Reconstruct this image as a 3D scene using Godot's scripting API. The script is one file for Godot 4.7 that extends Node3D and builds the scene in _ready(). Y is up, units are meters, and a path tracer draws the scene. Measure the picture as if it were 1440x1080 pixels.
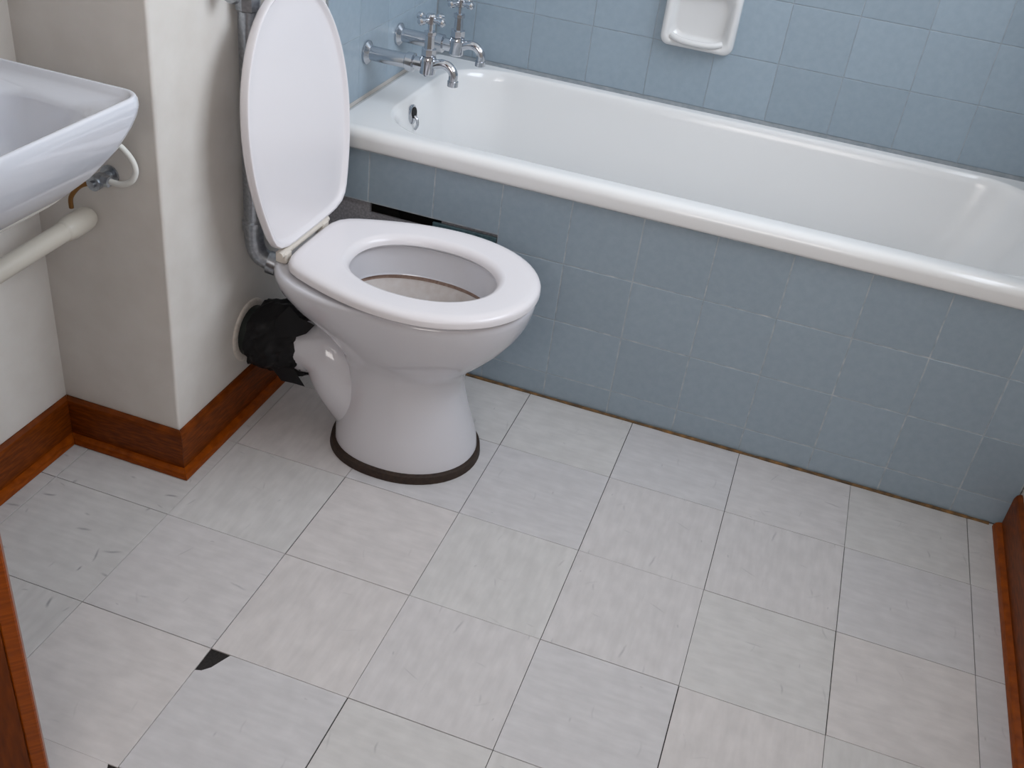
extends Node3D

const TAX := 0.310          # axis of the toilet (z)
const WALL_X := -0.55       # face of the boxed-out wall behind the toilet
const LEFT_X := -0.81       # face of the left wall with the basin
const RIGHT_X := 1.08
const BACK_Z := -0.63
const FRONT_Z := 2.60
const PILLAR_Z := 0.60
const CEIL_Y := 2.60

var M := {}
var rng := RandomNumberGenerator.new()
var names := {}
var mesh_cache := {}

# ---------------------------------------------------------------- helpers
func numbered(called: String) -> String:
	if not names.has(called):
		names[called] = 0
		return called
	names[called] += 1
	return "%s_%03d" % [called, names[called]]

func tag(o: Node, label: String, category := "", group := "", kind := "") -> Node:
	if label != "": o.set_meta("label", label)
	if category != "": o.set_meta("category", category)
	if group != "": o.set_meta("group", group)
	if kind != "": o.set_meta("kind", kind)
	return o

func thing(called: String, at: Vector3, label: String, category: String, group := "", kind := "") -> Node3D:
	var o := Node3D.new()
	o.name = numbered(called)
	add_child(o)
	o.position = at
	tag(o, label, category, group, kind)
	return o

func put(called: String, mesh: Mesh, mat: Material, parent: Node, at := Vector3.ZERO) -> MeshInstance3D:
	var o := MeshInstance3D.new()
	o.name = called
	o.mesh = mesh
	o.material_override = mat
	o.cast_shadow = GeometryInstance3D.SHADOW_CASTING_SETTING_ON
	o.position = at
	parent.add_child(o, true)
	return o

# triangles -> mesh, normals smoothed below the crease angle; faces turned outwards
func finish(t: PackedVector3Array, crease := 40.0, orient := true) -> ArrayMesh:
	if orient:
		var vol := 0.0
		for i in range(0, t.size(), 3):
			vol += t[i].dot(t[i + 1].cross(t[i + 2]))
		if vol > 0.0:
			for i in range(0, t.size(), 3):
				var tmp := t[i + 1]
				t[i + 1] = t[i + 2]
				t[i + 2] = tmp
	var fn := PackedVector3Array()
	var keep := PackedVector3Array()
	for i in range(0, t.size(), 3):
		var n := (t[i + 2] - t[i]).cross(t[i + 1] - t[i])
		if n.length() > 1e-12:
			keep.append(t[i]); keep.append(t[i + 1]); keep.append(t[i + 2])
			fn.append(n)
	var at := {}
	for i in keep.size():
		var k := Vector3i((keep[i] * 20000.0).round())
		if not at.has(k): at[k] = PackedInt32Array()
		var l: PackedInt32Array = at[k]
		l.append(i / 3)
		at[k] = l
	var nn := PackedVector3Array()
	nn.resize(keep.size())
	var lim := cos(deg_to_rad(crease))
	for i in keep.size():
		var k := Vector3i((keep[i] * 20000.0).round())
		var me := fn[i / 3].normalized()
		var s := Vector3.ZERO
		for f in at[k]:
			if fn[f].normalized().dot(me) >= lim: s += fn[f]
		nn[i] = s.normalized() if s.length() > 1e-14 else me
	var a := []
	a.resize(Mesh.ARRAY_MAX)
	a[Mesh.ARRAY_VERTEX] = keep
	a[Mesh.ARRAY_NORMAL] = nn
	var m := ArrayMesh.new()
	m.add_surface_from_arrays(Mesh.PRIMITIVE_TRIANGLES, a)
	return m

func quad(t: PackedVector3Array, a: Vector3, b: Vector3, c: Vector3, d: Vector3) -> void:
	t.append(a); t.append(b); t.append(c)
	t.append(a); t.append(c); t.append(d)

# closed loops of equal length joined one to the next
func loft(loops: Array, cap_a := true, cap_b := true, ring := false) -> PackedVector3Array:
	var t := PackedVector3Array()
	var n: int = loops[0].size()
	var last := loops.size() if ring else loops.size() - 1
	for i in last:
		var p: PackedVector3Array = loops[i]
		var q: PackedVector3Array = loops[(i + 1) % loops.size()]
		for j in n:
			var k := (j + 1) % n
			quad(t, p[j], p[k], q[k], q[j])
	if ring: return t
	for e in 2:
		if (e == 0 and not cap_a) or (e == 1 and not cap_b): continue
		var p: PackedVector3Array = loops[0] if e == 0 else loops[loops.size() - 1]
		var c := Vector3.ZERO
		for v in p: c += v
		c /= n
		for j in n:
			var k := (j + 1) % n
			if e == 0:
				t.append(c); t.append(p[k]); t.append(p[j])
			else:
				t.append(c); t.append(p[j]); t.append(p[k])
	return t

func box_tris(lo: Vector3, hi: Vector3, b := 0.0) -> PackedVector3Array:
	var loops := []
	if b <= 0.0:
		for y in [lo.y, hi.y]:
			loops.append(PackedVector3Array([Vector3(lo.x, y, lo.z), Vector3(hi.x, y, lo.z), Vector3(hi.x, y, hi.z), Vector3(lo.x, y, hi.z)]))
	else:
		for s in [[lo.y, b], [lo.y + b, 0.0], [hi.y - b, 0.0], [hi.y, b]]:
			var i: float = s[1]
			var l := lo + Vector3(i, 0, i)
			var h := hi - Vector3(i, 0, i)
			var c := b * 0.7
			var y: float = s[0]
			loops.append(PackedVector3Array([Vector3(l.x + c, y, l.z), Vector3(h.x - c, y, l.z), Vector3(h.x, y, l.z + c), Vector3(h.x, y, h.z - c),
				Vector3(h.x - c, y, h.z), Vector3(l.x + c, y, h.z), Vector3(l.x, y, h.z - c), Vector3(l.x, y, l.z + c)]))
	var t := loft(loops)
	var vol := 0.0
	for i in range(0, t.size(), 3): vol += (t[i] - lo).dot((t[i + 1] - lo).cross(t[i + 2] - lo))
	if vol > 0.0:
		for i in range(0, t.size(), 3):
			var tmp := t[i + 1]
			t[i + 1] = t[i + 2]
			t[i + 2] = tmp
	return t

func box(lo: Vector3, hi: Vector3, b := 0.0) -> ArrayMesh:
	return finish(box_tris(lo, hi, b), 20.0, false)

func boxes(list: Array) -> ArrayMesh:
	var t := PackedVector3Array()
	for b in list: t.append_array(box_tris(b[0], b[1]))
	return finish(t, 20.0, false)

func smooth_path(p: Array, steps := 8) -> Array:
	var out := []
	for i in p.size() - 1:
		var a: Vector3 = p[max(i - 1, 0)]
		var b: Vector3 = p[i]
		var c: Vector3 = p[i + 1]
		var d: Vector3 = p[min(i + 2, p.size() - 1)]
		for s in steps: out.append(b.cubic_interpolate(c, a, d, float(s) / steps))
	out.append(p[p.size() - 1])
	return out

func tube_tris(path: Array, radii, n := 20, squash := 1.0) -> PackedVector3Array:
	var loops := []
	var up := Vector3.UP
	var prev_t := Vector3.ZERO
	var side := Vector3.ZERO
	for i in path.size():
		var a: Vector3 = path[max(i - 1, 0)]
		var b: Vector3 = path[min(i + 1, path.size() - 1)]
		var tg := (b - a).normalized()
		if i == 0:
			if absf(tg.dot(up)) > 0.9: up = Vector3.RIGHT
			side = tg.cross(up).normalized()
		else:
			side = (side - tg * side.dot(tg)).normalized()
		prev_t = tg
		var other := tg.cross(side).normalized()
		var r: float = radii if radii is float else radii[i]
		var l := PackedVector3Array()
		for k in n:
			var w := TAU * k / n
			l.append(path[i] + (side * cos(w) + other * sin(w) * squash) * r)
		loops.append(l)
	return loft(loops)

func tube(path: Array, radii, n := 20) -> ArrayMesh:
	return finish(tube_tris(path, radii, n))

# profile: [distance along axis, radius]
func lathe_tris(base: Vector3, axis: Vector3, profile: Array, n := 28) -> PackedVector3Array:
	axis = axis.normalized()
	var u := axis.cross(Vector3.UP if absf(axis.y) < 0.9 else Vector3.RIGHT).normalized()
	var v := axis.cross(u)
	var loops := []
	for p in profile:
		var l := PackedVector3Array()
		for k in n:
			var w := TAU * k / n
			l.append(base + axis * float(p[0]) + (u * cos(w) + v * sin(w)) * float(p[1]))
		loops.append(l)
	return loft(loops)

func lathe(base: Vector3, axis: Vector3, profile: Array, n := 28, crease := 35.0) -> ArrayMesh:
	return finish(lathe_tris(base, axis, profile, n), crease)

# rounded rectangle in plan, r = radii of corners (+x+z, -x+z, -x-z, +x-z)
func rrect(x0: float, x1: float, z0: float, z1: float, y: float, r, nc := 8) -> PackedVector3Array:
	var l := PackedVector3Array()
	var rr: Array = r if r is Array else [r, r, r, r]
	var cs := [[x1, z1, -1, -1, 0.0], [x0, z1, 1, -1, PI / 2], [x0, z0, 1, 1, PI], [x1, z0, -1, 1, 1.5 * PI]]
	for c in 4:
		var cx: float = cs[c][0] + cs[c][2] * rr[c]
		var cz: float = cs[c][1] + cs[c][3] * rr[c]
		for k in nc + 1:
			var w: float = cs[c][4] + PI / 2 * k / nc
			l.append(Vector3(cx + cos(w) * rr[c], y, cz + sin(w) * rr[c]))
	return l

# egg shaped outline: back xb, widest xm, front xf, half width w
func egg(y: float, xb: float, xm: float, xf: float, w: float, nb := 2.6, nf := 2.1, n := 64) -> PackedVector3Array:
	var l := PackedVector3Array()
	for k in n:
		var a := TAU * k / n
		var c := cos(a)
		var s := sin(a)
		var e: float = nf if c > 0 else nb
		var px := pow(absf(c), 2.0 / e)
		var pz := pow(absf(s), 2.0 / e) * signf(s)
		l.append(Vector3(xm + ((xf - xm) * px if c > 0 else -(xm - xb) * px), y, pz * w))
	return l

# like egg, but tapering to a straight back edge of half width wb
func seat_outline(y: float, xb: float, xm: float, xf: float, w: float, wb: float, n := 64) -> PackedVector3Array:
	var l := PackedVector3Array()
	var soft := PackedFloat32Array()
	for k in n:
		var a := TAU * k / n
		var c := cos(a)
		if c >= -1e-6:
			var s := sin(a)
			l.append(Vector3(xm + (xf - xm) * pow(maxf(c, 0.0), 0.96), y, pow(absf(s), 0.96) * signf(s) * w))
			soft.append(0.0)
			continue
		var f := (a - PI / 2) / PI
		var g := minf(f, 1.0 - f) * 2.0
		var sg := 1.0 if f < 0.5 else -1.0
		if g < 0.75:
			var t := g / 0.75
			l.append(Vector3(lerpf(xm, xb, t), y, sg * (wb + (w - wb) * cos(t * PI / 2))))
		else:
			l.append(Vector3(xb, y, sg * wb * (1.0 - (g - 0.75) / 0.25)))
		soft.append(1.0 if g > 0.55 and g < 0.95 else 0.0)
	for it in 3:
		var o := l.duplicate()
		for k in n:
			if soft[k] > 0.5: l[k] = o[k] * 0.5 + (o[(k + n - 1) % n] + o[(k + 1) % n]) * 0.25
	return l

# shallow tile lying flat, face up at y = thick
func tile_mesh(sx: float, sz: float, thick: float, bevel: float) -> ArrayMesh:
	var key := "%.4f_%.4f_%.4f" % [sx, sz, thick]
	if mesh_cache.has(key): return mesh_cache[key]
	var loops := []
	for s in [[0.0, 0.0], [thick - bevel, 0.0], [thick, bevel]]:
		var i: float = s[1]
		var y: float = s[0]
		loops.append(PackedVector3Array([Vector3(-sx / 2 + i, y, -sz / 2 + i), Vector3(sx / 2 - i, y, -sz / 2 + i), Vector3(sx / 2 - i, y, sz / 2 - i), Vector3(-sx / 2 + i, y, sz / 2 - i)]))
	var m := finish(loft(loops), 20.0)
	mesh_cache[key] = m
	return m

# profile (out from wall, height) swept along a level path with mitred ends; out side is to the right of travel
func moulding(profile: Array, path: Array) -> ArrayMesh:
	var loops := []
	for i in path.size():
		var p: Vector2 = path[i]
		var d0: Vector2 = (p - path[i - 1]).normalized() if i > 0 else (path[1] - p).normalized()
		var d1: Vector2 = (path[i + 1] - p).normalized() if i < path.size() - 1 else d0
		var n0 := Vector2(-d0.y, d0.x)
		var n1 := Vector2(-d1.y, d1.x)
		var m := (n0 + n1).normalized()
		m /= maxf(0.3, m.dot(n0))
		var l := PackedVector3Array()
		for q in profile: l.append(Vector3(p.x + m.x * q[0], q[1], p.y + m.y * q[0]))
		loops.append(l)
	return finish(loft(loops), 30.0)

# ---------------------------------------------------------------- materials
func std(c: Color, rough := 0.5, metal := 0.0) -> StandardMaterial3D:
	var m := StandardMaterial3D.new()
	m.albedo_color = c
	m.roughness = rough
	m.metallic = metal
	return m

func noise_tex(seed_: int, freq: float, c0: Color, c1: Color, oct := 4, stretch := 0) -> NoiseTexture2D:
	var n := FastNoiseLite.new()
	n.seed = seed_
	n.frequency = freq
	n.fractal_octaves = oct
	n.noise_type = FastNoiseLite.TYPE_SIMPLEX_SMOOTH
	var t := NoiseTexture2D.new()
	t.width = 512
	t.height = 512
	t.seamless = true
	t.noise = n
	var g := Gradient.new()
	g.set_color(0, c0)
	g.set_color(1, c1)
	t.color_ramp = g
	return t

func triplanar(m: StandardMaterial3D, scale: Vector3, world := true) -> StandardMaterial3D:
	m.uv1_triplanar = true
	m.uv1_world_triplanar = world
	m.uv1_scale = scale
	return m

# vinyl: pale ground, faint cloudy marbling and short dark scuffs
func vinyl_image(seed_: int, base: Color, marks: int, heavy: float) -> ImageTexture:
	var s := 512
	var im := Image.create(s, s, true, Image.FORMAT_RGB8)
	var n := FastNoiseLite.new()
	n.seed = seed_
	n.frequency = 0.012
	n.fractal_octaves = 4
	var v := FastNoiseLite.new()
	v.seed = seed_ + 7
	v.frequency = 0.02
	v.fractal_octaves = 3
	var w := PackedFloat32Array()
	w.resize(s * s)
	var r := RandomNumberGenerator.new()
	r.seed = seed_ * 13 + 5
	for k in marks:
		var p := Vector2(r.randf() * s, r.randf() * s)
		var along := r.randf_range(-0.35, 0.35) + (PI / 2 if r.randf() < 0.6 else 0.0)
		var len := r.randf_range(8, 55)
		var dark := r.randf_range(0.03, 0.16) * heavy
		var wide := r.randf_range(0.7, 2.6) * (1.0 + (heavy - 1.0) * 0.5)
		for st in int(len * 2):
			p += Vector2(cos(along), sin(along)) * 0.5
			along += r.randf_range(-0.05, 0.05)
			var f := sin(PI * st / (len * 2)) * dark
			for dx in range(-4, 5):
				for dy in range(-4, 5):
					var d := Vector2(dx, dy).length()
					var q := f * clampf(1.0 - d / (wide + 1.0), 0.0, 1.0)
					var xi := posmod(int(p.x) + dx, s)
					var yi := posmod(int(p.y) + dy, s)
					w[yi * s + xi] = maxf(w[yi * s + xi], q)
	for y in s:
		for x in s:
			var a := n.get_noise_2d(x, y) * 0.035 + v.get_noise_2d(x * 0.4, y * 2.2) * 0.03
			var k := 1.0 + a - w[y * s + x]
			im.set_pixel(x, y, Color(base.r * k, base.g * k, base.b * (k + w[y * s + x] * 0.06)))
	im.generate_mipmaps()
	return ImageTexture.create_from_image(im)

func make_materials() -> void:
	# painted plaster, off-white, brushed on
	M.paint = triplanar(std(Color(1, 1, 1), 0.55), Vector3(1.6, 1.6, 1.6))
	M.paint.albedo_texture = noise_tex(3, 0.012, Color(0.845, 0.825, 0.80), Color(0.88, 0.865, 0.845))
	M.ceiling = std(Color(0.86, 0.86, 0.85), 0.8)
	# glazed wall tiles, mottled blue grey; two tones
	M.tile = []
	for i in 3:
		var t := triplanar(std(Color(1, 1, 1), 0.28), Vector3(2.3, 2.3, 2.3))
		var k := 1.0 + (i - 1) * 0.018
		t.albedo_texture = noise_tex(21 + i * 5, 0.035, Color(0.585 * k, 0.648 * k, 0.698 * k), Color(0.620 * k, 0.680 * k, 0.726 * k), 5)
		M.tile.append(t)
	M.tile_dark = triplanar(std(Color(1, 1, 1), 0.35), Vector3(3, 3, 3))
	M.tile_dark.albedo_texture = noise_tex(47, 0.04, Color(0.22, 0.31, 0.33), Color(0.36, 0.45, 0.47), 5)
	M.grout = triplanar(std(Color(1, 1, 1), 0.9), Vector3(3, 3, 3))
	M.grout.albedo_texture = noise_tex(31, 0.02, Color(0.60, 0.64, 0.67), Color(0.72, 0.74, 0.76))
	M.pale_grout = triplanar(std(Color(1, 1, 1), 0.9), Vector3(3, 3, 3))
	M.pale_grout.albedo_texture = noise_tex(32, 0.02, Color(0.56, 0.61, 0.65), Color(0.77, 0.785, 0.79))
	M.cement = triplanar(std(Color(1, 1, 1), 0.95), Vector3(5, 5, 5))
	M.cement.albedo_texture = noise_tex(33, 0.05, Color(0.48, 0.47, 0.49), Color(0.64, 0.63, 0.64), 5)
	# vinyl floor tiles
	M.vinyl = []
	for i in 6:
		var c: Color = [Color(0.80, 0.785, 0.785), Color(0.79, 0.78, 0.785), Color(0.81, 0.79, 0.785), Color(0.795, 0.785, 0.78), Color(0.80, 0.79, 0.785), Color(0.785, 0.775, 0.77)][i]
		var v := triplanar(std(Color(1, 1, 1), 0.42), Vector3(2.6, 2.6, 2.6), false)
		v.uv1_offset = Vector3(0.5, 0.5, 0.5)
		v.albedo_texture = vinyl_image(100 + i, c, [30, 12, 8, 20, 15, 26][i], 1.0 if i < 5 else 2.2)
		M.vinyl.append(v)
	M.bitumen = triplanar(std(Color(1, 1, 1), 0.85), Vector3(8, 8, 8))
	M.bitumen.albedo_texture = noise_tex(51, 0.05, Color(0.06, 0.05, 0.05), Color(0.19, 0.165, 0.155), 5)
	# varnished timber
	M.wood = triplanar(std(Color(1, 1, 1), 0.45), Vector3(2, 14, 2))
	M.wood.albedo_texture = noise_tex(61, 0.02, Color(0.32, 0.14, 0.012), Color(0.55, 0.26, 0.03), 5)
	M.wood_bead = triplanar(std(Color(1, 1, 1), 0.3), Vector3(3, 12, 3))
	M.wood_bead.albedo_texture = noise_tex(62, 0.02, Color(0.42, 0.18, 0.012), Color(0.64, 0.31, 0.03), 5)
	M.door_wood = triplanar(std(Color(1, 1, 1), 0.5), Vector3(14, 1.5, 14))
	M.door_wood.albedo_texture = noise_tex(63, 0.02, Color(0.29, 0.125, 0.008), Color(0.50, 0.23, 0.02), 5)
	for w in [M.wood, M.wood_bead, M.door_wood]: w.metallic_specular = 0.3
	# sanitary ware
	M.china = std(Color(0.815, 0.81, 0.83), 0.12)
	M.china.clearcoat_enabled = true
	M.china.clearcoat = 0.5
	M.china.clearcoat_roughness = 0.05
	M.iron = std(Color(0.13, 0.12, 0.12), 0.8)
	M.bowl = triplanar(std(Color(1, 1, 1), 0.2), Vector3(4, 4, 4), false)
	M.bowl.albedo_texture = noise_tex(77, 0.02, Color(0.80, 0.755, 0.73), Color(0.87, 0.85, 0.84), 4)
	M.enamel = std(Color(0.915, 0.915, 0.915), 0.16)
	M.basin = std(Color(0.86, 0.87, 0.90), 0.09)
	M.basin.clearcoat_enabled = true
	M.basin.clearcoat = 0.6
	M.basin.clearcoat_roughness = 0.04
	M.seat = std(Color(0.90, 0.885, 0.895), 0.24)
	M.hinge = std(Color(0.85, 0.82, 0.78), 0.4)
	M.stain = triplanar(std(Color(1, 1, 1), 0.6), Vector3(6, 6, 6), false)
	M.stain.albedo_texture = noise_tex(71, 0.03, Color(0.50, 0.39, 0.33), Color(0.70, 0.61, 0.56), 4)
	M.rubber = triplanar(std(Color(1, 1, 1), 0.7), Vector3(6, 6, 6), false)
	M.rubber.albedo_texture = noise_tex(72, 0.03, Color(0.12, 0.075, 0.05), Color(0.25, 0.18, 0.13), 4)
	M.water = std(Color(0.92, 0.95, 0.95), 0.02)
	M.water.refraction_enabled = true
	M.water.refraction_scale = 0.033
	M.chrome = std(Color(0.78, 0.79, 0.81), 0.14, 1.0)
	M.dull_chrome = triplanar(std(Color(1, 1, 1), 0.3, 1.0), Vector3(6, 6, 6), false)
	M.dull_chrome.albedo_texture = noise_tex(73, 0.03, Color(0.56, 0.58, 0.61), Color(0.78, 0.80, 0.82), 4)
	M.dark_hole = std(Color(0.03, 0.03, 0.03), 0.7)
	M.cream_plastic = std(Color(0.78, 0.755, 0.71), 0.4)
	M.white_plastic = std(Color(0.88, 0.88, 0.86), 0.4)
	M.brass = std(Color(0.55, 0.40, 0.24), 0.35, 1.0)
	M.pvc_pipe = triplanar(std(Color(1, 1, 1), 0.45), Vector3(5, 5, 5), false)
	M.pvc_pipe.albedo_texture = noise_tex(74, 0.02, Color(0.035, 0.05, 0.05), Color(0.09, 0.15, 0.135), 4)
	M.black_plastic = std(Color(0.10, 0.098, 0.105), 0.55)
	M.black_plastic.metallic_specular = 0.3
	M.soap = std(Color(0.87, 0.87, 0.87), 0.15)
	M.putty = triplanar(std(Color(1, 1, 1), 0.9), Vector3(6, 6, 6))
	M.putty.albedo_texture = noise_tex(75, 0.03, Color(0.76, 0.72, 0.68), Color(0.88, 0.86, 0.83), 4)
	M.grime = triplanar(std(Color(1, 1, 1), 0.85), Vector3(1.6, 1.6, 1.6))
	M.grime.albedo_texture = noise_tex(76, 0.045, Color(0.22, 0.19, 0.16), Color(0.66, 0.48, 0.27), 4)
	M.frame_paint = std(Color(0.87, 0.87, 0.86), 0.4)

# ---------------------------------------------------------------- build
func _ready() -> void:
	rng.seed = 4711
	set_camera_and_light()
	make_materials()
	build_room()
	build_floor()
	build_bath_panel()
	build_bath()
	build_toilet()
	build_waste_pipe()
	build_flush_pipe()
	build_basin()
	build_taps()
	build_soap_dish()

func set_camera_and_light() -> void:
	var cam := Camera3D.new()
	cam.name = "camera"
	cam.fov = 40.241
	cam.position = Vector3(0.46235, 1.38538, 2.00463)
	cam.rotation_degrees = Vector3(-33.657, 14.319, 7.816)
	cam.near = 0.02
	add_child(cam)
	cam.current = true
	var we := WorldEnvironment.new()
	we.name = "environment"
	var env := Environment.new()
	var sky := Sky.new()
	var sm := ProceduralSkyMaterial.new()
	sm.sky_top_color = Color(0.42, 0.55, 0.75)
	sm.sky_horizon_color = Color(0.72, 0.78, 0.86)
	sm.ground_bottom_color = Color(0.3, 0.29, 0.27)
	sm.ground_horizon_color = Color(0.6, 0.62, 0.62)
	sm.sun_angle_max = 0.0
	sky.sky_material = sm
	env.background_mode = Environment.BG_SKY
	env.sky = sky
	env.tonemap_mode = Environment.TONE_MAPPER_LINEAR
	env.tonemap_exposure = 1.25
	env.sdfgi_enabled = true
	env.ssao_enabled = true
	env.ssil_enabled = true
	we.environment = env
	add_child(we)
	# daylight through the obscured glass of the two windows: right wall, and the wall behind the camera
	daylight("window_daylight", Vector3(RIGHT_X - 0.005, 1.87, 0.30), 90.0, Vector2(1.16, 0.80), Color(0.93, 0.96, 1.0), 1.9)
	daylight("front_window_daylight", Vector3(0.35, 1.62, FRONT_Z - 0.005), 0.0, Vector2(0.96, 0.80), Color(1.0, 0.965, 0.94), 0.75)

func daylight(called: String, at: Vector3, turn: float, size: Vector2, c: Color, energy: float) -> void:
	var a := AreaLight3D.new()
	a.name = called
	a.area_size = size
	a.position = at
	a.rotation_degrees = Vector3(0, turn, 0)
	a.light_color = c
	a.light_energy = energy
	a.shadow_enabled = true
	a.area_range = 8.0
	add_child(a)

func build_room() -> void:
	var th := 0.12
	# left wall, with the doorway further forward that the door swings from
	put_struct("wall_left", boxes([
		[Vector3(LEFT_X - th, 0, PILLAR_Z), Vector3(LEFT_X, CEIL_Y, 1.78)],
		[Vector3(LEFT_X - th, 2.05, 1.78), Vector3(LEFT_X, CEIL_Y, 2.52)],
		[Vector3(LEFT_X - th, 0, 2.52), Vector3(LEFT_X, CEIL_Y, FRONT_Z)]]), M.paint, "off-white painted wall behind the wash basin at the left", "wall")
	# boxed-out pillar behind the toilet
	put_struct("wall_pillar", finish(box_tris(Vector3(LEFT_X - th, 0, BACK_Z), Vector3(WALL_X, CEIL_Y, PILLAR_Z), 0.010), 60.0, false), M.paint, "boxed-out off-white wall corner behind the toilet", "wall")
	# passage beyond the doorway
	put_struct("wall_passage", boxes([
		[Vector3(-2.0, 0, 1.5), Vector3(-1.9, CEIL_Y, 2.8)],
		[Vector3(-1.9, 0, 1.5), Vector3(LEFT_X - th, CEIL_Y, 1.6)],
		[Vector3(-1.9, 0, 2.7), Vector3(LEFT_X - th, CEIL_Y, 2.8)],
		[Vector3(-1.9, -0.05, 1.6), Vector3(LEFT_X - th, 0, 2.7)],
		[Vector3(-2.0, CEIL_Y, 1.5), Vector3(LEFT_X - th, CEIL_Y + 0.1, 2.8)]]), M.paint, "pale passage walls beyond the open doorway", "wall")
	put_struct("wall_front", boxes([
		[Vector3(LEFT_X - th, 0, FRONT_Z), Vector3(-0.15, CEIL_Y, FRONT_Z + th)],
		[Vector3(0.85, 0, FRONT_Z), Vector3(RIGHT_X + th, CEIL_Y, FRONT_Z + th)],
		[Vector3(-0.15, 0, FRONT_Z), Vector3(0.85, 1.20, FRONT_Z + th)],
		[Vector3(-0.15, 2.04, FRONT_Z), Vector3(0.85, CEIL_Y, FRONT_Z + th)]]), M.paint, "plain off-white wall facing the bath", "wall")
	put_struct("ceiling", box(Vector3(LEFT_X - th, CEIL_Y, BACK_Z - th), Vector3(RIGHT_X + th, CEIL_Y + 0.1, FRONT_Z + th)), M.ceiling, "flat white ceiling over the bathroom", "ceiling")
	# right wall around the window
	var wz0 := -0.30
	var wz1 := 0.90
	var wy0 := 1.45
	var wy1 := 2.29
	put_struct("wall_right", boxes([
		[Vector3(RIGHT_X, 0, BACK_Z - th), Vector3(RIGHT_X + th, CEIL_Y, wz0)],
		[Vector3(RIGHT_X, 0, wz1), Vector3(RIGHT_X + th, CEIL_Y, FRONT_Z)],
		[Vector3(RIGHT_X, 0, wz0), Vector3(RIGHT_X + th, wy0, wz1)],
		[Vector3(RIGHT_X, wy1, wz0), Vector3(RIGHT_X + th, CEIL_Y, wz1)]]), M.paint, "off-white painted wall at the right end of the bath", "wall")
	make_window("window_1", Vector3(RIGHT_X + 0.03, wy0, 0.30), 0.0, 0.60, Color(0.90, 0.95, 1.0), "white framed window of obscured glass in the right wall")
	make_window("window_2", Vector3(0.35, 1.20, FRONT_Z + 0.03), -90.0, 0.50, Color(1.0, 0.97, 0.95), "white framed window of obscured glass facing the bath")
	# back wall: plaster with glazed tiles above the bath
	var bw := thing("wall_back", Vector3.ZERO, "back wall of pale blue-grey glazed tiles above the bath", "wall", "", "structure")
	put("plaster", box(Vector3(WALL_X, 0, BACK_Z - th), Vector3(RIGHT_X, CEIL_Y, BACK_Z)), M.paint, bw)
	put("grout", box(Vector3(WALL_X + 0.001, 0.40, BACK_Z), Vector3(RIGHT_X - 0.001, 1.262, BACK_Z + 0.0052)), M.grout, bw)
	var y0 := 0.4915 + 0.0585
	for r in 5:
		var ya: float = y0 + r * 0.1425
		var x: float = 0.0285 - 0.1557 * 4
		while x < RIGHT_X:
			var a := maxf(x, WALL_X + 0.006)
			var b := minf(x + 0.1557, RIGHT_X - 0.006)
			if b - a > 0.01: wall_tile(bw, Vector3((a + b) / 2, ya + 0.07125, BACK_Z), b - a - 0.0016, 0.1425 - 0.0016, Vector3(90, 0, 0))
			x += 0.1557
	# end walls above the bath
	for e in 2:
		var sx := WALL_X if e == 0 else RIGHT_X
		var dir := 1.0 if e == 0 else -1.0
		var t := thing("trim_%d" % (e + 1), Vector3.ZERO, ["blue-grey wall tiles above the tap end of the bath", "blue-grey wall tiles at the right-hand end of the bath"][e], "wall tiles", "", "structure")
		put("grout", box(Vector3(minf(sx, sx + 0.0052 * dir), 0.5485, BACK_Z + 0.0125), Vector3(maxf(sx, sx + 0.0052 * dir), 1.262, 0.0)), M.grout, t)
		for r in 5:
			var z := 0.0
			while z > BACK_Z:
				var a := maxf(z - 0.1557, BACK_Z + 0.0125)
				if z - a > 0.01: wall_tile(t, Vector3(sx, y0 + r * 0.1425 + 0.07125, (z + a) / 2), 0.1425 - 0.0016, z - a - 0.0016, Vector3(0, 0, -90 * dir))
				z -= 0.1557
	# skirting boards with a quarter-round bead
	var board := [[0.0, 0.002], [0.013, 0.002], [0.013, 0.085], [0.010, 0.094], [0.004, 0.099], [0.0, 0.099]]
	var bead := [[0.0135, 0.0015], [0.028, 0.0015], [0.0272, 0.008], [0.0245, 0.0135], [0.0195, 0.0165], [0.0135, 0.018]]
	var gap := 0.0006
	var runs := [
		["baseboard_left", [Vector2(LEFT_X + gap, 1.70), Vector2(LEFT_X + gap, PILLAR_Z + gap + 0.0)], "dark varnished skirting board below the wash basin"],
		["baseboard_pillar", [Vector2(LEFT_X + gap, PILLAR_Z + gap), Vector2(WALL_X + gap, PILLAR_Z + gap)], "short dark skirting board on the pillar face between two corners"],
		["baseboard_toilet", [Vector2(WALL_X + gap, PILLAR_Z + gap), Vector2(WALL_X + gap, 0.012)], "dark varnished skirting board running behind the toilet"],
		["baseboard_right", [Vector2(RIGHT_X - gap, 0.012), Vector2(RIGHT_X - gap, FRONT_Z - 0.01)], "brown varnished skirting board along the right wall"]]
	for q in runs:
		var o := thing(q[0], Vector3.ZERO, q[2], "skirting board", "", "structure")
		for part in [["board", board, M.wood], ["bead", bead, M.wood_bead]]:
			put(part[0], skirting(part[1], q[1], q[0]), part[2], o)
	# door standing ajar at the lower left
	var d := thing("door_1", Vector3(-0.806, 0.008, 1.80), "dark orange-brown varnished wooden door standing ajar at lower left", "door", "", "structure")
	d.rotation_degrees.y = 44.0
	put("door_leaf", box(Vector3(0.0, 0, -0.04), Vector3(0.690, 2.02, 0.0), 0.002), M.door_wood, d)
	put("edge_lipping", box(Vector3(0.6905, 0, -0.04), Vector3(0.710, 2.02, 0.0), 0.003), M.wood_bead, d)
	for s in [[0.18, 0.95], [1.10, 1.88]]:
		put("door_panel", box(Vector3(0.11, s[0], 0.0005), Vector3(0.56, s[1], 0.008), 0.004), M.door_wood, d)
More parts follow.
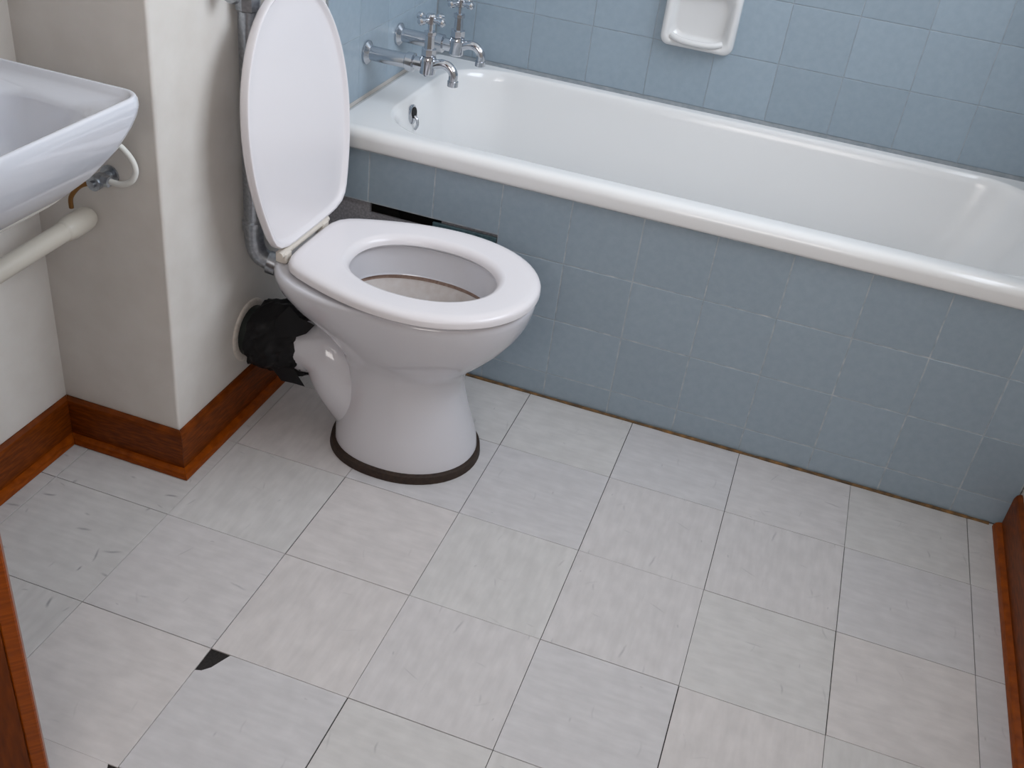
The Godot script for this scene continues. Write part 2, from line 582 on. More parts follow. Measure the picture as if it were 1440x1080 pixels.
	put("door_handle", finish(lathe_tris(Vector3(0.61, 1.02, 0.0), Vector3(0, 0, 1), [[0.0005, 0.022], [0.006, 0.022], [0.008, 0.010], [0.03, 0.010], [0.036, 0.020], [0.05, 0.024], [0.06, 0.014], [0.062, 0.0]])), M.brass, d)

func make_window(called: String, at: Vector3, turn: float, h: float, c: Color, label: String) -> void:
	var w := thing(called, at, label, "window", "", "structure")
	w.rotation_degrees.y = turn
	var f := PackedVector3Array()
	for b in [[Vector3(0, 0, -h), Vector3(0.05, 0.84, -h + 0.04)], [Vector3(0, 0, h - 0.04), Vector3(0.05, 0.84, h)],
		[Vector3(0, 0, -h + 0.04), Vector3(0.05, 0.04, h - 0.04)], [Vector3(0, 0.80, -h + 0.04), Vector3(0.05, 0.84, h - 0.04)], [Vector3(0, 0.04, -0.02), Vector3(0.05, 0.80, 0.02)]]:
		f.append_array(box_tris(b[0], b[1], 0.004))
	put("window_frame", finish(f, 20.0, false), M.frame_paint, w)
	var glow := std(Color(0.8, 0.85, 0.9), 0.6)
	glow.emission_enabled = true
	glow.emission = c
	glow.emission_energy_multiplier = 1.3
	var hw := (h - 0.06) / 2
	for s in [-1, 1]:
		put("pane", box(Vector3(0.02, 0.04, -hw), Vector3(0.026, 0.80, hw)), glow, w, Vector3(0, 0, (hw + 0.02) * s))

func put_struct(called: String, mesh: Mesh, mat: Material, label: String, category: String) -> MeshInstance3D:
	var o := put(called, mesh, mat, self)
	tag(o, label, category, "", "structure")
	return o

func wall_tile(parent: Node, at: Vector3, sx: float, sz: float, turn: Vector3, thick := 0.0065) -> MeshInstance3D:
	var o := put("tile", tile_mesh(snappedf(sx, 0.0002), snappedf(sz, 0.0002), thick, 0.0008), M.tile[rng.randi() % 3], parent, at)
	o.rotation_degrees = turn + Vector3(rng.randf_range(-0.12, 0.12), rng.randf_range(-0.12, 0.12), rng.randf_range(-0.12, 0.12))
	return o

# a straight skirting run; ends mitred where two runs meet
func skirting(profile: Array, path: Array, called: String) -> ArrayMesh:
	var a: Vector2 = path[0]
	var b: Vector2 = path[1]
	var d := (b - a).normalized()
	var n := Vector2(-d.y, d.x)
	var ma := 0.0     # how much the start moves along d per unit out
	var mb := 0.0
	match called:
		"baseboard_left": mb = -1.0
		"baseboard_pillar":
			ma = 1.0
			mb = 1.0
		"baseboard_toilet": ma = -1.0
	var loops := []
	for e in 2:
		var l := PackedVector3Array()
		for q in profile:
			var p := (a + d * (ma * float(q[0]) + 0.0003) if e == 0 else b + d * (mb * float(q[0]) - 0.0003)) + n * float(q[0])
			l.append(Vector3(p.x, q[1], p.y))
		loops.append(l)
	return finish(loft(loops), 30.0)

func build_floor() -> void:
	var fl := thing("floor", Vector3.ZERO, "floor of worn pale grey square vinyl tiles", "floor", "", "structure")
	put("subfloor", box(Vector3(LEFT_X - 0.12, -0.12, BACK_Z - 0.12), Vector3(RIGHT_X + 0.12, -0.0025, FRONT_Z + 0.12)), M.bitumen, fl)
	var z_off := -0.0234
	for j in range(0, 11):
		for i in range(-4, 5):
			var x0 := maxf(i * 0.25, LEFT_X)
			var x1 := minf(i * 0.25 + 0.25, RIGHT_X)
			var z0 := maxf(j * 0.25 + z_off, 0.0)
			var z1 := minf(j * 0.25 + 0.25 + z_off, FRONT_Z)
			if x1 - x0 < 0.005 or z1 - z0 < 0.005: continue
			if x1 < WALL_X + 0.01 and z1 < PILLAR_Z: continue
			var g := rng.randf_range(0.0008, 0.0019)
			var mat: Material = M.vinyl[rng.randi() % 5]
			if i <= -3: mat = M.vinyl[5]
			var at := Vector3((x0 + x1) / 2 + rng.randf_range(-0.0004, 0.0004), -0.0025, (z0 + z1) / 2 + rng.randf_range(-0.0004, 0.0004))
			var chip := 0
			if i == -1 and j == 4: chip = 1
			if i == -2 and j == 5: chip = 2
			var o: MeshInstance3D
			if chip == 0:
				o = put("tile", tile_mesh(snappedf(x1 - x0 - g, 0.0002), snappedf(z1 - z0 - g, 0.0002), 0.0025, 0.0004), mat, fl, at)
			else:
				o = put("tile", chipped_tile(x1 - x0 - g, z1 - z0 - g, chip), mat, fl, at)
				o.set_meta("label", "floor tile with a broken-off corner")
			# turn alike squares so that the marbling does not repeat
			if chip == 0 and absf((x1 - x0) - (z1 - z0)) < 0.001 and i > -5: o.rotation.y = PI / 2 * (rng.randi() % 4)
			else:
				if chip == 0: o.rotation.y = PI * (rng.randi() % 2)
	# dirty sealant where the floor meets the bath panel
	var pts := []
	var x := -0.515
	while x < 1.05:
		pts.append(Vector3(x, 0.0012, 0.0045))
		x += 0.03
	var rad := []
	for p in pts: rad.append(rng.randf_range(0.0028, 0.0044))
	var s := put("trim_3", tube(pts, rad, 8), M.grime, self)
	tag(s, "grubby brown sealant line where floor meets bath panel", "sealant", "", "structure")

func chipped_tile(sx: float, sz: float, which: int) -> ArrayMesh:
	var hx := sx / 2
	var hz := sz / 2
	var p: Array
	if which == 1:    # far left corner gone, ragged curved break
		p = [Vector2(-hx + 0.036, -hz), Vector2(hx, -hz), Vector2(hx, hz), Vector2(-hx, hz), Vector2(-hx, -hz + 0.049), Vector2(-hx + 0.010, -hz + 0.046), Vector2(-hx + 0.021, -hz + 0.034), Vector2(-hx + 0.027, -hz + 0.020)]
	else:             # far right corner gone
		p = [Vector2(-hx, -hz), Vector2(hx - 0.016, -hz), Vector2(hx - 0.010, -hz + 0.012), Vector2(hx, -hz + 0.02), Vector2(hx, hz), Vector2(-hx, hz)]
	var t := PackedVector3Array()
	var poly := PackedVector2Array(p)
	var idx := Geometry2D.triangulate_polygon(poly)
	for k in range(0, idx.size(), 3):
		var q := [poly[idx[k]], poly[idx[k + 1]], poly[idx[k + 2]]]
		if (q[1] - q[0]).cross(q[2] - q[0]) < 0: q = [q[0], q[2], q[1]]
		for v in q: t.append(Vector3(v.x, 0.0025, v.y))
		for v in [q[0], q[2], q[1]]: t.append(Vector3(v.x, 0.0, v.y))
	for k in p.size():
		var a: Vector2 = p[k]
		var b: Vector2 = p[(k + 1) % p.size()]
		quad(t, Vector3(a.x, 0, a.y), Vector3(b.x, 0, b.y), Vector3(b.x, 0.0025, b.y), Vector3(a.x, 0.0025, a.y))
	return finish(t, 20.0)

func build_bath_panel() -> void:
	var p := thing("wall_bath_front", Vector3.ZERO, "low blue-grey tiled wall along the front of the bath", "wall", "", "structure")
	var th := -0.010
	var f := -0.0005
	# mortar backing with a slot broken through behind the toilet
	put("backing", boxes([
		[Vector3(WALL_X + 0.002, 0.0005, th - 0.006), Vector3(RIGHT_X - 0.002, 0.350, f - 0.006)],
		[Vector3(WALL_X + 0.002, 0.350, th - 0.006), Vector3(-0.436, 0.378, f - 0.006)],
		[Vector3(-0.262, 0.350, th - 0.006), Vector3(RIGHT_X - 0.002, 0.378, f - 0.006)],
		[Vector3(WALL_X + 0.002, 0.378, th - 0.006), Vector3(RIGHT_X - 0.002, 0.499, f - 0.006)]]), M.cement, p)
	# grout bed, set back a touch from the tile faces; left out where tiles are missing
	put("grout", boxes([
		[Vector3(WALL_X + 0.003, 0.001, f - 0.006), Vector3(RIGHT_X - 0.003, 0.206, f)],
		[Vector3(-0.127, 0.206, f - 0.006), Vector3(RIGHT_X - 0.003, 0.378, f)],
		[Vector3(WALL_X + 0.003, 0.378, f - 0.006), Vector3(RIGHT_X - 0.003, 0.4988, f)]]), M.pale_grout, p)
	var rows := [[0.002, 0.064], [0.064, 0.2065], [0.2065, 0.349], [0.349, 0.498]]
	for r in rows.size():
		var x: float = 0.0285 - 0.1557 * 4
		while x < RIGHT_X:
			var a := maxf(x, WALL_X + 0.004)
			var b := minf(x + 0.1557, RIGHT_X - 0.004)
			var y0: float = rows[r][0]
			var y1: float = rows[r][1]
			if b < -0.12:          # the tiles over the broken slot are cut short
				if r == 2: y1 = 0.377
				if r == 3: y0 = 0.379
			if b - a > 0.01:
				var mid := Vector3((a + b) / 2, (y0 + y1) / 2, -0.0065)
				if r == 2 and b < -0.12:
					if a > -0.30:     # cracked loose tile, pushed in
						var o := wall_tile(p, mid + Vector3(0.0, -0.003, 0.0012), b - a - 0.005, y1 - y0 - 0.009, Vector3(89.2, 0.6, 0))
						o.material_override = M.tile_dark
						o.set_meta("label", "dark loose tile pushed into the panel")
				else:
					wall_tile(p, mid, b - a - 0.0021, y1 - y0 - 0.0021, Vector3(90, 0, 0))
			x += 0.1557

func build_bath() -> void:
	var b := thing("bathtub", Vector3(0.264, 0.5, -0.31), "long white enamelled bathtub built in along the tiled back wall", "bathtub")
	var x0 := WALL_X + 0.0015
	var x1 := RIGHT_X - 0.0015
	var z0 := BACK_Z + 0.013
	var z1 := 0.013
	var loops := []
	var off := -b.position
	# rolled outer edge, then the flat rim, then the well
	for s in [[0.020, 0.5005], [0.007, 0.5010], [0.002, 0.504], [0.0, 0.509], [0.0, 0.527], [0.0015, 0.534], [0.006, 0.5405], [0.012, 0.5445], [0.020, 0.5465], [0.030, 0.5465]]:
		var i: float = s[0]
		loops.append(rrect(x0 + minf(i, 0.02), x1 - minf(i, 0.02), z0 + minf(i, 0.012), z1 - i, s[1], 0.006 + i * 0.3, 10))
	for s in [[0.0, 0.0, 0.0, 0.5455, 0.15], [0.004, 0.004, 0.004, 0.5435, 0.15], [0.010, 0.010, 0.009, 0.536, 0.148], [0.016, 0.018, 0.014, 0.52, 0.146], [0.028, 0.05, 0.03, 0.44, 0.14], [0.042, 0.11, 0.05, 0.33, 0.13],
		[0.058, 0.17, 0.07, 0.24, 0.125], [0.078, 0.21, 0.095, 0.195, 0.12], [0.12, 0.26, 0.13, 0.172, 0.10], [0.18, 0.34, 0.18, 0.165, 0.08]]:
		var r: float = s[4]
		loops.append(rrect(-0.462 + s[0], 1.010 - s[1], -0.588 + s[2], -0.036 - s[2], s[3], [r, r, r, r], 10))
	var inside: PackedVector3Array = loops[loops.size() - 1]
	put("tub", finish(loft(loops, false, false), 50.0, false), M.enamel, b, off)
	# bare dark iron outside of the well, hidden behind the tiles
	var under := [inside]
	for s in [[0.17, 0.32, 0.175, 0.150], [0.05, 0.18, 0.07, 0.20], [0.02, 0.06, 0.03, 0.40], [0.0, 0.0, 0.0, 0.49]]:
		under.append(rrect(-0.466 + s[0], 1.014 - s[1], -0.592 + s[2], -0.037 - s[2], s[3], 0.10, 10))
	under.append(loops[0])
	put("underside", finish(loft(under, false, false), 50.0, false), M.iron, b, off)
	# bottom of the well, closed
	var lo: PackedVector3Array = rrect(-0.462 + 0.18, 1.010 - 0.34, -0.588 + 0.18, -0.036 - 0.18, 0.165, 0.08, 10)
	put("tub_floor", finish(loft([lo, rrect(-0.462 + 0.18, 1.010 - 0.34, -0.588 + 0.18, -0.036 - 0.18, 0.155, 0.08, 10)]), 50.0), M.enamel, b, off)
	# overflow outlet: plate on the tap-end wall with chain stay
	var ov := put("overflow_outlet", lathe(Vector3.ZERO, Vector3(1, 0.12, 0), [[0.0, 0.023], [0.003, 0.023], [0.005, 0.020], [0.006, 0.014], [0.0045, 0.0]]), M.chrome, b, Vector3(-0.4445, 0.508, -0.245) + off)
	put("overflow_hole", lathe(Vector3(0.0055, 0.005, 0), Vector3(1, 0.12, 0), [[0.0, 0.0135], [0.0015, 0.013], [0.0018, 0.0]]), M.dark_hole, ov)
	put("chain_stay", tube(smooth_path([Vector3(0.006, -0.004, 0.0), Vector3(0.014, -0.010, 0.0), Vector3(0.016, -0.024, 0.002), Vector3(0.011, -0.034, 0.003)], 5), 0.0035, 10), M.chrome, ov)
	var dr := put("drain", lathe(Vector3.ZERO, Vector3.UP, [[0.0, 0.032], [0.003, 0.031], [0.004, 0.026], [0.002, 0.02], [0.001, 0.0]]), M.chrome, b, Vector3(-0.22, 0.1655, -0.31) + off)
	put("drain_hole", lathe(Vector3(0, 0.0025, 0), Vector3.UP, [[0.0, 0.018], [0.001, 0.018], [0.0012, 0.0]]), M.dark_hole, dr)

func build_toilet() -> void:
	var t := thing("toilet", Vector3(0, 0, TAX), "white ceramic pedestal toilet with its seat lid raised", "toilet")
	var y0 := 0.021
	# pan: pedestal, bowl and rim, then down the inside of the bowl
	var secs := [
		[y0, -0.337, -0.19, -0.034, 0.134, 2.3], [0.045, -0.336, -0.19, -0.038, 0.132, 2.3], [0.085, -0.330, -0.19, -0.052, 0.124, 2.3],
		[0.13, -0.325, -0.19, -0.066, 0.113, 2.3], [0.17, -0.323, -0.19, -0.074, 0.107, 2.3], [0.205, -0.325, -0.188, -0.073, 0.106, 2.3], [0.235, -0.335, -0.184, -0.058, 0.113, 2.3],
		[0.265, -0.356, -0.18, -0.024, 0.130, 2.4], [0.30, -0.390, -0.175, 0.008, 0.148, 2.5], [0.335, -0.435, -0.17, 0.032, 0.165, 2.7],
		[0.365, -0.457, -0.17, 0.045, 0.176, 2.9], [0.388, -0.463, -0.17, 0.050, 0.181, 3.0], [0.398, -0.463, -0.17, 0.050, 0.181, 3.0], [0.403, -0.460, -0.17, 0.047, 0.178, 3.0], [0.4045, -0.455, -0.17, 0.042, 0.173, 3.0]]
	var loops := []
	for s in secs: loops.append(egg(s[0], s[1], s[2], s[3], s[4], s[5], 2.05))
	for s in [[0.4045, -0.345, -0.018, 0.127], [0.4025, -0.341, -0.021, 0.123], [0.396, -0.339, -0.023, 0.121], [0.345, -0.337, -0.025, 0.119], [0.340, -0.334, -0.028, 0.116], [0.338, -0.338, -0.024, 0.120]]:
		loops.append(egg(s[0], s[1], -0.178, s[2], s[3], 2.2, 2.1))
	put("pan", finish(loft(loops, true, false), 45.0, false), M.china, t)
	var stain := []
	for s in [[0.338, -0.338, -0.024, 0.120], [0.3355, -0.342, -0.020, 0.124], [0.333, -0.341, -0.021, 0.123], [0.329, -0.339, -0.023, 0.121]]:
		stain.append(egg(s[0], s[1], -0.178, s[2], s[3], 2.2, 2.1))
	put("stain_line", finish(loft(stain, false, false), 60.0, false), M.stain, t).set_meta("label", "brown stain under the bowl rim")
	var inner := []
	for s in [[0.329, -0.339, -0.023, 0.121], [0.31, -0.332, -0.03, 0.116], [0.28, -0.31, -0.05, 0.102], [0.24, -0.28, -0.085, 0.08], [0.21, -0.25, -0.12, 0.055], [0.195, -0.22, -0.15, 0.03]]:
		inner.append(egg(s[0], s[1], -0.182, s[2], s[3], 2.2, 2.1))
	put("bowl", finish(loft(inner, false, true), 60.0, false), M.bowl, t)
	put("water", finish(loft([egg(0.212, -0.25, -0.182, -0.12, 0.053, 2.2, 2.1), egg(0.252, -0.286, -0.182, -0.076, 0.084, 2.2, 2.1)]), 40.0), M.water, t)
	# trap: rises out of the pedestal and bends back to the wall
	var tp := smooth_path([Vector3(-0.268, 0.035, -0.005), Vector3(-0.292, 0.09, 0.026), Vector3(-0.322, 0.15, 0.044), Vector3(-0.345, 0.195, 0.042), Vector3(-0.378, 0.208, 0.036), Vector3(-0.412, 0.195, 0.026), Vector3(-0.436, 0.188, 0.020)], 6)
	var tr := []
	for i in tp.size():
		var u := float(i) / (tp.size() - 1)
		tr.append(lerpf(0.062, 0.060, clampf(u * 1.6, 0, 1)))
	put("trap", tube(tp, tr, 28), M.china, t)
	var neck := smooth_path([Vector3(-0.330, 0.215, 0.006), Vector3(-0.325, 0.26, 0.004), Vector3(-0.300, 0.30, 0.0)], 6)
	put("trap_neck", tube(neck, 0.060, 24), M.china, t)
	# foot ring of dark packing under the base
	put("foot_ring", finish(loft([egg(0.0006, -0.348, -0.19, -0.025, 0.143, 2.3, 2.05), egg(0.017, -0.345, -0.19, -0.027, 0.141, 2.3, 2.05), egg(0.0208, -0.338, -0.19, -0.034, 0.134, 2.3, 2.05)]), 40.0), M.rubber, t).set_meta("label", "dark brown packing ring under the base")
	# seat ring
	var so := [-0.421, -0.165, 0.055, 0.189]
	var si := [-0.322, -0.176, -0.030, 0.113]
	var ring := []
	for s in [[0, 0.006, 0.4075], [0, 0.0, 0.412], [0, 0.0, 0.421], [0, 0.003, 0.4265], [0, 0.010, 0.4300], [0, 0.022, 0.4315], [1, 0.016, 0.4300], [1, 0.007, 0.4265], [1, 0.001, 0.419], [1, 0.0, 0.412], [1, 0.004, 0.4075]]:
		var i: float = s[1]
		if s[0] == 0: ring.append(seat_outline(s[2], so[0] + i, so[1], so[2] - i, so[3] - i, 0.116 - i))
		else: ring.append(egg(s[2], si[0] - i, si[1], si[2] + i, si[3] + i, 2.2, 2.1))
	put("seat", finish(loft(ring, false, false, true), 45.0), M.seat, t)
	for s in [-1, 1]:
		put("seat_buffer", lathe(Vector3(-0.06, 0.4046, 0.135 * s), Vector3.UP, [[0.0, 0.011], [0.0028, 0.010]], 12), M.hinge, t)
	# hinge rod and posts
	put("hinge_rod", tube([Vector3(-0.434, 0.4255, -0.098), Vector3(-0.434, 0.4255, 0.098)], 0.0072, 14), M.hinge, t)
	for s in [-1, 1]:
		put("hinge_post", box(Vector3(-0.448, 0.4048, 0.078 * s - 0.012), Vector3(-0.424, 0.430, 0.078 * s + 0.012), 0.004), M.hinge, t)
	# lid, tipped back past upright against the flush pipe
	var lid := Node3D.new()
	lid.name = "lid"
	t.add_child(lid)
	lid.position = Vector3(-0.428, 0.437, -0.032)
	lid.rotation_degrees = Vector3(0, 0, 96.3)
	# shell: raised lip round a dished underside, then the back
	var ll := []
	var lo := [-0.004, 0.21, 0.462, 0.195]
	for s in [[0.040, 0.0105], [0.016, 0.0095], [0.011, 0.007], [0.008, 0.0025], [0.005, 0.0003], [0.0015, 0.001], [0.0, 0.004], [0.0, 0.013], [0.003, 0.018], [0.010, 0.0215], [0.03, 0.0225]]:
		var i: float = s[0]
		ll.append(seat_outline(s[1], lo[0] + i, lo[1], lo[2] - i, lo[3] - i, 0.142 - i))
	put("lid_shell", finish(loft(ll), 45.0), M.seat, lid)

func build_waste_pipe() -> void:
	var w := thing("waste_pipe", Vector3(WALL_X, 0.185, 0.33), "black soil pipe between toilet outlet and the wall", "pipe")
	put("pipe", lathe(Vector3(0.001, 0, 0), Vector3(1, 0, -0.05), [[0.0, 0.050], [0.0, 0.055], [0.045, 0.055], [0.047, 0.052], [0.10, 0.052], [0.10, 0.03]], 32), M.pvc_pipe, w)
	put("plaster_ring", lathe(Vector3(0.0003, 0, 0), Vector3.RIGHT, [[0.0, 0.070], [0.003, 0.068], [0.005, 0.063], [0.004, 0.056]], 32), M.putty, w).set_meta("label", "rough plaster patch around the pipe")
	# torn black plastic wrapped round the joint
	var n := FastNoiseLite.new()
	n.seed = 9
	n.frequency = 9.0
	var loops := []
	var steps := 18
	for k in steps + 1:
		var u := float(k) / steps
		var c := Vector3(0.028 + 0.118 * u, 0.002 + 0.012 * u, 0.002 - 0.006 * u)
		var r := 0.070 + 0.008 * sin(PI * u)
		var l := PackedVector3Array()
		for j in 56:
			var a := TAU * j / 56
			var dir := Vector3(0, sin(a), cos(a))
			var q := n.get_noise_3d(u * 0.28, cos(a) * 0.25, sin(a) * 0.25)
			var q2 := n.get_noise_3d(u * 0.45 + 5.0, cos(a) * 0.4, sin(a) * 0.4)
			var p := c + dir * (r + q * 0.014 + q2 * 0.006)
			# ragged end towards the pan: a flap high up and one hanging down
			var flap := maxf(0.0, sin(a)) * 0.024 + maxf(0.0, -sin(a)) * 0.006
			p.x += u * u * (flap + q2 * 0.012)
			l.append(p)
		loops.append(l)
	put("plastic_wrap", finish(loft(loops, false, false), 60.0), M.black_plastic, w).set_meta("label", "crumpled black plastic wrapped round the joint")
	put("wrap_flap", torn_flap([Vector3(0.090, 0.078, 0.050), Vector3(0.122, 0.120, 0.052), Vector3(0.150, 0.106, 0.062), Vector3(0.188, 0.104, 0.070), Vector3(0.172, 0.082, 0.075), Vector3(0.150, 0.068, 0.076), Vector3(0.100, 0.050, 0.072)], 0.006), M.black_plastic, w)
	put("wrap_flap", torn_flap([Vector3(0.090, -0.026, 0.070), Vector3(0.142, -0.010, 0.074), Vector3(0.166, -0.052, 0.068), Vector3(0.142, -0.052, 0.068), Vector3(0.110, -0.056, 0.066)], 0.006), M.black_plastic, w)

func torn_flap(p: Array, th: float) -> ArrayMesh:
	var c := Vector3.ZERO
	for v in p: c += v
	c /= p.size()
	var nrm: Vector3 = (p[1] - p[0]).cross(p[2] - p[0]).normalized()
	var t := PackedVector3Array()
	for k in p.size():
		var a: Vector3 = p[k]
		var b: Vector3 = p[(k + 1) % p.size()]
		t.append(c + nrm * th); t.append(a); t.append(b)
		t.append(c - nrm * th); t.append(b); t.append(a)
	return finish(t, 50.0)

func build_flush_pipe() -> void:
	var f := thing("flush_pipe", Vector3(-0.524, 0.40, 0.347), "grey metal flush pipe running down the wall behind the raised lid", "pipe")
	var path := [Vector3(0, 0.60, 0)]
	for k in 5: path.append(Vector3(0, 0.50 - k * 0.10, 0))
	path.append_array(smooth_path([Vector3(0, 0.05, 0), Vector3(0.001, 0.005, 0.0), Vector3(0.012, -0.022, -0.003), Vector3(0.035, -0.036, -0.012), Vector3(0.055, -0.038, -0.020)], 6))
	put("pipe", tube(path, 0.019, 22), M.dull_chrome, f)
	put("collar", lathe(Vector3(0.0, 0.035, 0), Vector3.UP, [[0.0, 0.019], [0.0, 0.0225], [0.018, 0.0225], [0.021, 0.019]], 22), M.dull_chrome, f)
	put("collar", lathe(Vector3(0.028, -0.0335, -0.006), Vector3(1, -0.2, -0.2), [[0.0, 0.019], [0.0, 0.0235], [0.018, 0.0235], [0.022, 0.019]], 22), M.dull_chrome, f)
	put("nut", lathe(Vector3(0, 0.455, 0), Vector3.UP, [[0.0, 0.019], [0.004, 0.0225], [0.03, 0.0225], [0.034, 0.0205], [0.04, 0.019]], 8, 20.0), M.dull_chrome, f)
	# flush valve with its lever just at the top of the picture
	put("valve_body", lathe(Vector3(0, 0.51, 0), Vector3.UP, [[0.0, 0.019], [0.006, 0.0245], [0.05, 0.0248], [0.10, 0.0248], [0.115, 0.022], [0.13, 0.024], [0.135, 0.0]], 26), M.dull_chrome, f)
	var lv := put("lever", tube([Vector3(0.004, 0.515, 0.025), Vector3(0.006, 0.512, 0.045), Vector3(0.010, 0.506, 0.066)], 0.010, 14), M.dull_chrome, f)
	put("lever_knob", lathe(Vector3(0.010, 0.506, 0.060), Vector3(0.1, -0.25, 1), [[0.0, 0.010], [0.003, 0.018], [0.016, 0.020], [0.021, 0.015], [0.022, 0.0]], 20), M.dull_chrome, lv)
	put("feed_pipe", tube([Vector3(0, 0.58, -0.02), Vector3(0, 0.58, -0.10), Vector3(-0.012, 0.58, -0.13)], 0.012, 16), M.dull_chrome, f)

func build_basin() -> void:
	var b := thing("wash_basin", Vector3(LEFT_X, 0.66, 0.97), "white ceramic wash basin fixed to the wall at the left edge", "wash basin")
	# local: x out from the wall, z along it
	var x0 := 0.0015
	var x1 := 0.329
	var z0 := -0.262
	var z1 := 0.262
	var loops := []
	for s in [[0.16, 0.16, -0.02, 0.06], [0.125, 0.14, -0.012, 0.07], [0.075, 0.095, 0.015, 0.075], [0.040, 0.055, 0.050, 0.07], [0.018, 0.025, 0.085, 0.062], [0.006, 0.008, 0.115, 0.056],
		[0.0015, 0.002, 0.132, 0.052], [0.0, 0.0, 0.144, 0.050], [0.0006, 0.0006, 0.154, 0.050], [0.003, 0.003, 0.1588, 0.048], [0.006, 0.006, 0.160, 0.045], [0.010, 0.010, 0.1588, 0.042], [0.014, 0.014, 0.150, 0.04], [0.022, 0.022, 0.143, 0.04]]:
		loops.append(rrect(x0 if s[2] < 0.15 else x0 + minf(s[0], 0.02), x1 - s[0], z0 + s[1], z1 - s[1], s[2], [s[3] * 0.7, 0.012, 0.012, s[3] * 0.7], 8))
	for s in [[0.034, 0.045, 0.140, 0.06, 0.085], [0.042, 0.055, 0.128, 0.06, 0.092], [0.060, 0.075, 0.08, 0.065, 0.10], [0.085, 0.11, 0.045, 0.06, 0.12], [0.11, 0.16, 0.034, 0.03, 0.15]]:
		loops.append(rrect(x0 + s[4], x1 - s[0], z0 + s[1], z1 - s[1], s[2], s[3], 8))
	put("bowl", finish(loft(loops), 55.0), M.basin, b)
	put("waste_outlet", lathe(Vector3(0.185, 0.0345, 0), Vector3.UP, [[0.0, 0.026], [0.003, 0.025], [0.003, 0.016], [0.001, 0.0]], 20), M.chrome, b)
	for s in [-1, 1]:
		var tp := put("pillar_tap", lathe(Vector3(0.055, 0.1435, 0.12 * s), Vector3.UP, [[0.0, 0.022], [0.006, 0.022], [0.012, 0.013], [0.05, 0.012], [0.055, 0.018], [0.075, 0.018], [0.08, 0.0]], 20), M.chrome, b)
		put("spout", tube(smooth_path([Vector3(0.060, 0.178, 0.12 * s), Vector3(0.09, 0.19, 0.115 * s), Vector3(0.115, 0.185, 0.108 * s), Vector3(0.122, 0.172, 0.107 * s)], 5), 0.009, 14), M.chrome, tp)
	# waste pipe along the wall into the pillar
	var w := thing("basin_waste_pipe", Vector3(-0.70, 0.52, 0.62), "cream plastic waste pipe under the basin entering the pillar", "pipe")
	put("pipe", tube([Vector3(0, 0, -0.0185), Vector3(0, -0.003, 0.10), Vector3(0, -0.006, 0.20), Vector3(0, -0.009, 0.30)], 0.0170, 20), M.cream_plastic, w)
	put("coupling", lathe(Vector3(0, 0, -0.010), Vector3(0, -0.03, 1), [[0.0, 0.017], [0.0, 0.0205], [0.012, 0.0215], [0.05, 0.0215], [0.054, 0.0195], [0.06, 0.0195], [0.064, 0.017]], 22), M.cream_plastic, w)
	put("bottle_trap", lathe(Vector3(0.035, -0.075, 0.335), Vector3.UP, [[0.0, 0.0], [0.0, 0.028], [0.03, 0.034], [0.10, 0.034], [0.105, 0.02], [0.125, 0.02]], 22), M.cream_plastic, w)
	# cold supply: stop valve on the pillar and white tail curving up to the basin
	var s := thing("supply_pipe", Vector3(-0.648, 0.610, PILLAR_Z), "thin white supply pipe curving from stop valve up to the basin", "pipe")
	put("tail", tube(smooth_path([Vector3(0.022, 0.006, 0.034), Vector3(0.046, 0.006, 0.034), Vector3(0.066, 0.016, 0.032), Vector3(0.074, 0.036, 0.030), Vector3(0.068, 0.060, 0.034), Vector3(0.054, 0.085, 0.048), Vector3(0.034, 0.105, 0.075)], 6), 0.0052, 14), M.white_plastic, s)
	put("valve", lathe(Vector3(0, 0, 0.001), Vector3(0, 0, 1), [[0.0, 0.018], [0.003, 0.018], [0.004, 0.009], [0.022, 0.009], [0.022, 0.013], [0.046, 0.013], [0.046, 0.006], [0.052, 0.006], [0.052, 0.0]], 18), M.dull_chrome, s)
	put("nut", lathe(Vector3(0.010, 0.005, 0.034), Vector3(1, 0.0, 0), [[0.0, 0.010], [0.014, 0.010], [0.016, 0.0052]], 6, 20.0), M.dull_chrome, s)
	put("branch", tube(smooth_path([Vector3(-0.008, -0.004, 0.034), Vector3(-0.035, -0.016, 0.036), Vector3(-0.055, -0.040, 0.038), Vector3(-0.059, -0.062, 0.036)], 5), 0.0042, 12), M.brass, s)

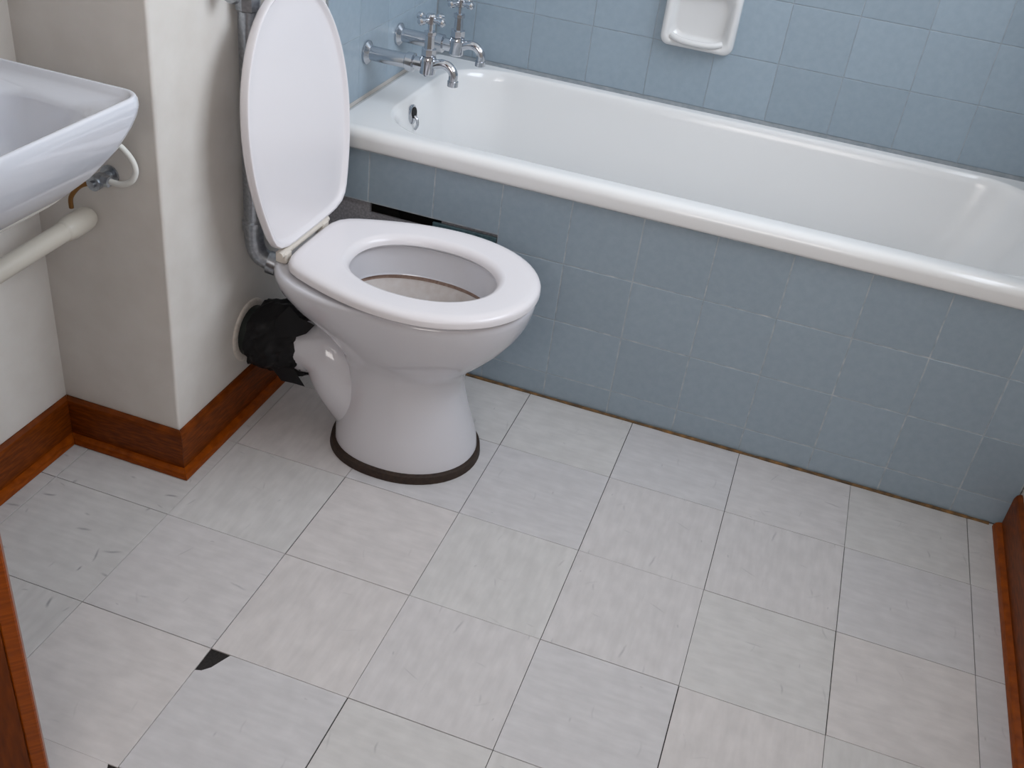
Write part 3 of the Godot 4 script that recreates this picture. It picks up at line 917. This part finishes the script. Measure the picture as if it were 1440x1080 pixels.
func make_tap(z: float, label: String) -> void:
	var t := thing("bath_tap", Vector3(WALL_X + 0.0072, 0.648, z), label, "tap", "bath taps")
	put("wall_flange", lathe(Vector3.ZERO, Vector3.RIGHT, [[0.0, 0.027], [0.004, 0.027], [0.009, 0.020], [0.012, 0.0165]], 24), M.chrome, t)
	put("stem", lathe(Vector3(0.012, 0, 0), Vector3.RIGHT, [[0.0, 0.0165], [0.085, 0.0165], [0.088, 0.021], [0.104, 0.021], [0.107, 0.015], [0.15, 0.015]], 24), M.chrome, t)
	put("body", lathe(Vector3(0.150, -0.022, 0), Vector3.UP, [[0.0, 0.0], [0.0, 0.012], [0.005, 0.018], [0.036, 0.0195], [0.04, 0.017], [0.044, 0.017]], 24), M.chrome, t)
	put("bonnet", lathe(Vector3(0.150, 0.022, 0), Vector3.UP, [[0.0, 0.0155], [0.002, 0.0175], [0.016, 0.0175], [0.018, 0.012], [0.045, 0.0105], [0.047, 0.014], [0.054, 0.014], [0.056, 0.006], [0.075, 0.006]], 8, 25.0), M.chrome, t)
	var h := put("cross_handle", lathe(Vector3(0.150, 0.092, 0), Vector3.UP, [[0.0, 0.008], [0.002, 0.012], [0.018, 0.012], [0.022, 0.009], [0.023, 0.0]], 20), M.chrome, t)
	for k in 4:
		var a := PI / 2 * k + 0.35
		var d := Vector3(cos(a), 0, sin(a))
		put("handle_arm", lathe(Vector3(0.150, 0.102, 0) + d * 0.009, d, [[0.0, 0.0055], [0.014, 0.0055], [0.017, 0.0082], [0.026, 0.0085], [0.030, 0.005], [0.031, 0.0]], 14), M.chrome, h)
	put("spout", tube(smooth_path([Vector3(0.158, 0.0, 0), Vector3(0.178, 0.009, 0), Vector3(0.198, 0.008, 0), Vector3(0.211, -0.005, 0), Vector3(0.2125, -0.022, 0), Vector3(0.2125, -0.028, 0)], 6), 0.0105, 18), M.chrome, t)
	put("nozzle", lathe(Vector3(0.2125, -0.022, 0), Vector3.DOWN, [[0.0, 0.0105], [0.001, 0.0125], [0.012, 0.0125], [0.012, 0.008], [0.008, 0.0]], 18), M.chrome, t)

func build_taps() -> void:
	make_tap(-0.194, "chrome bath tap nearer the toilet, with cross handle and curved spout")
	make_tap(-0.374, "chrome bath tap nearer the tiled back wall, with cross handle")

func build_soap_dish() -> void:
	var s := thing("soap_dish", Vector3(0.137, 0.69, BACK_Z + 0.0068), "white ceramic soap dish on the tiled wall above the bath", "soap dish")
	# built lying on its back, then stood against the wall: local y = out from the wall
	var loops := []
	var hx := 0.090
	var hz := 0.078
	for q in [[0.0, 0.0, 0.022], [0.0, 0.016, 0.022], [0.003, 0.024, 0.021], [0.009, 0.028, 0.02], [0.015, 0.027, 0.018], [0.021, 0.021, 0.022], [0.026, 0.010, 0.026], [0.034, 0.006, 0.024]]:
		loops.append(rrect(-hx + q[0], hx - q[0], -hz + q[0], hz - q[0], q[1], q[2], 8))
	var o := put("dish", finish(loft(loops), 50.0), M.soap, s, Vector3(0, 0.078, 0.0004))
	o.rotation_degrees = Vector3(90, 0, 0)
	var lip := put("lower_lip", finish(tube_tris(smooth_path([Vector3(-0.062, 0.026, 0.022), Vector3(-0.03, 0.020, 0.034), Vector3(0.03, 0.020, 0.034), Vector3(0.062, 0.026, 0.022)], 8), 0.0075, 14)), M.soap, s)
	lip.set_meta("label", "rounded lower lip of the dish")
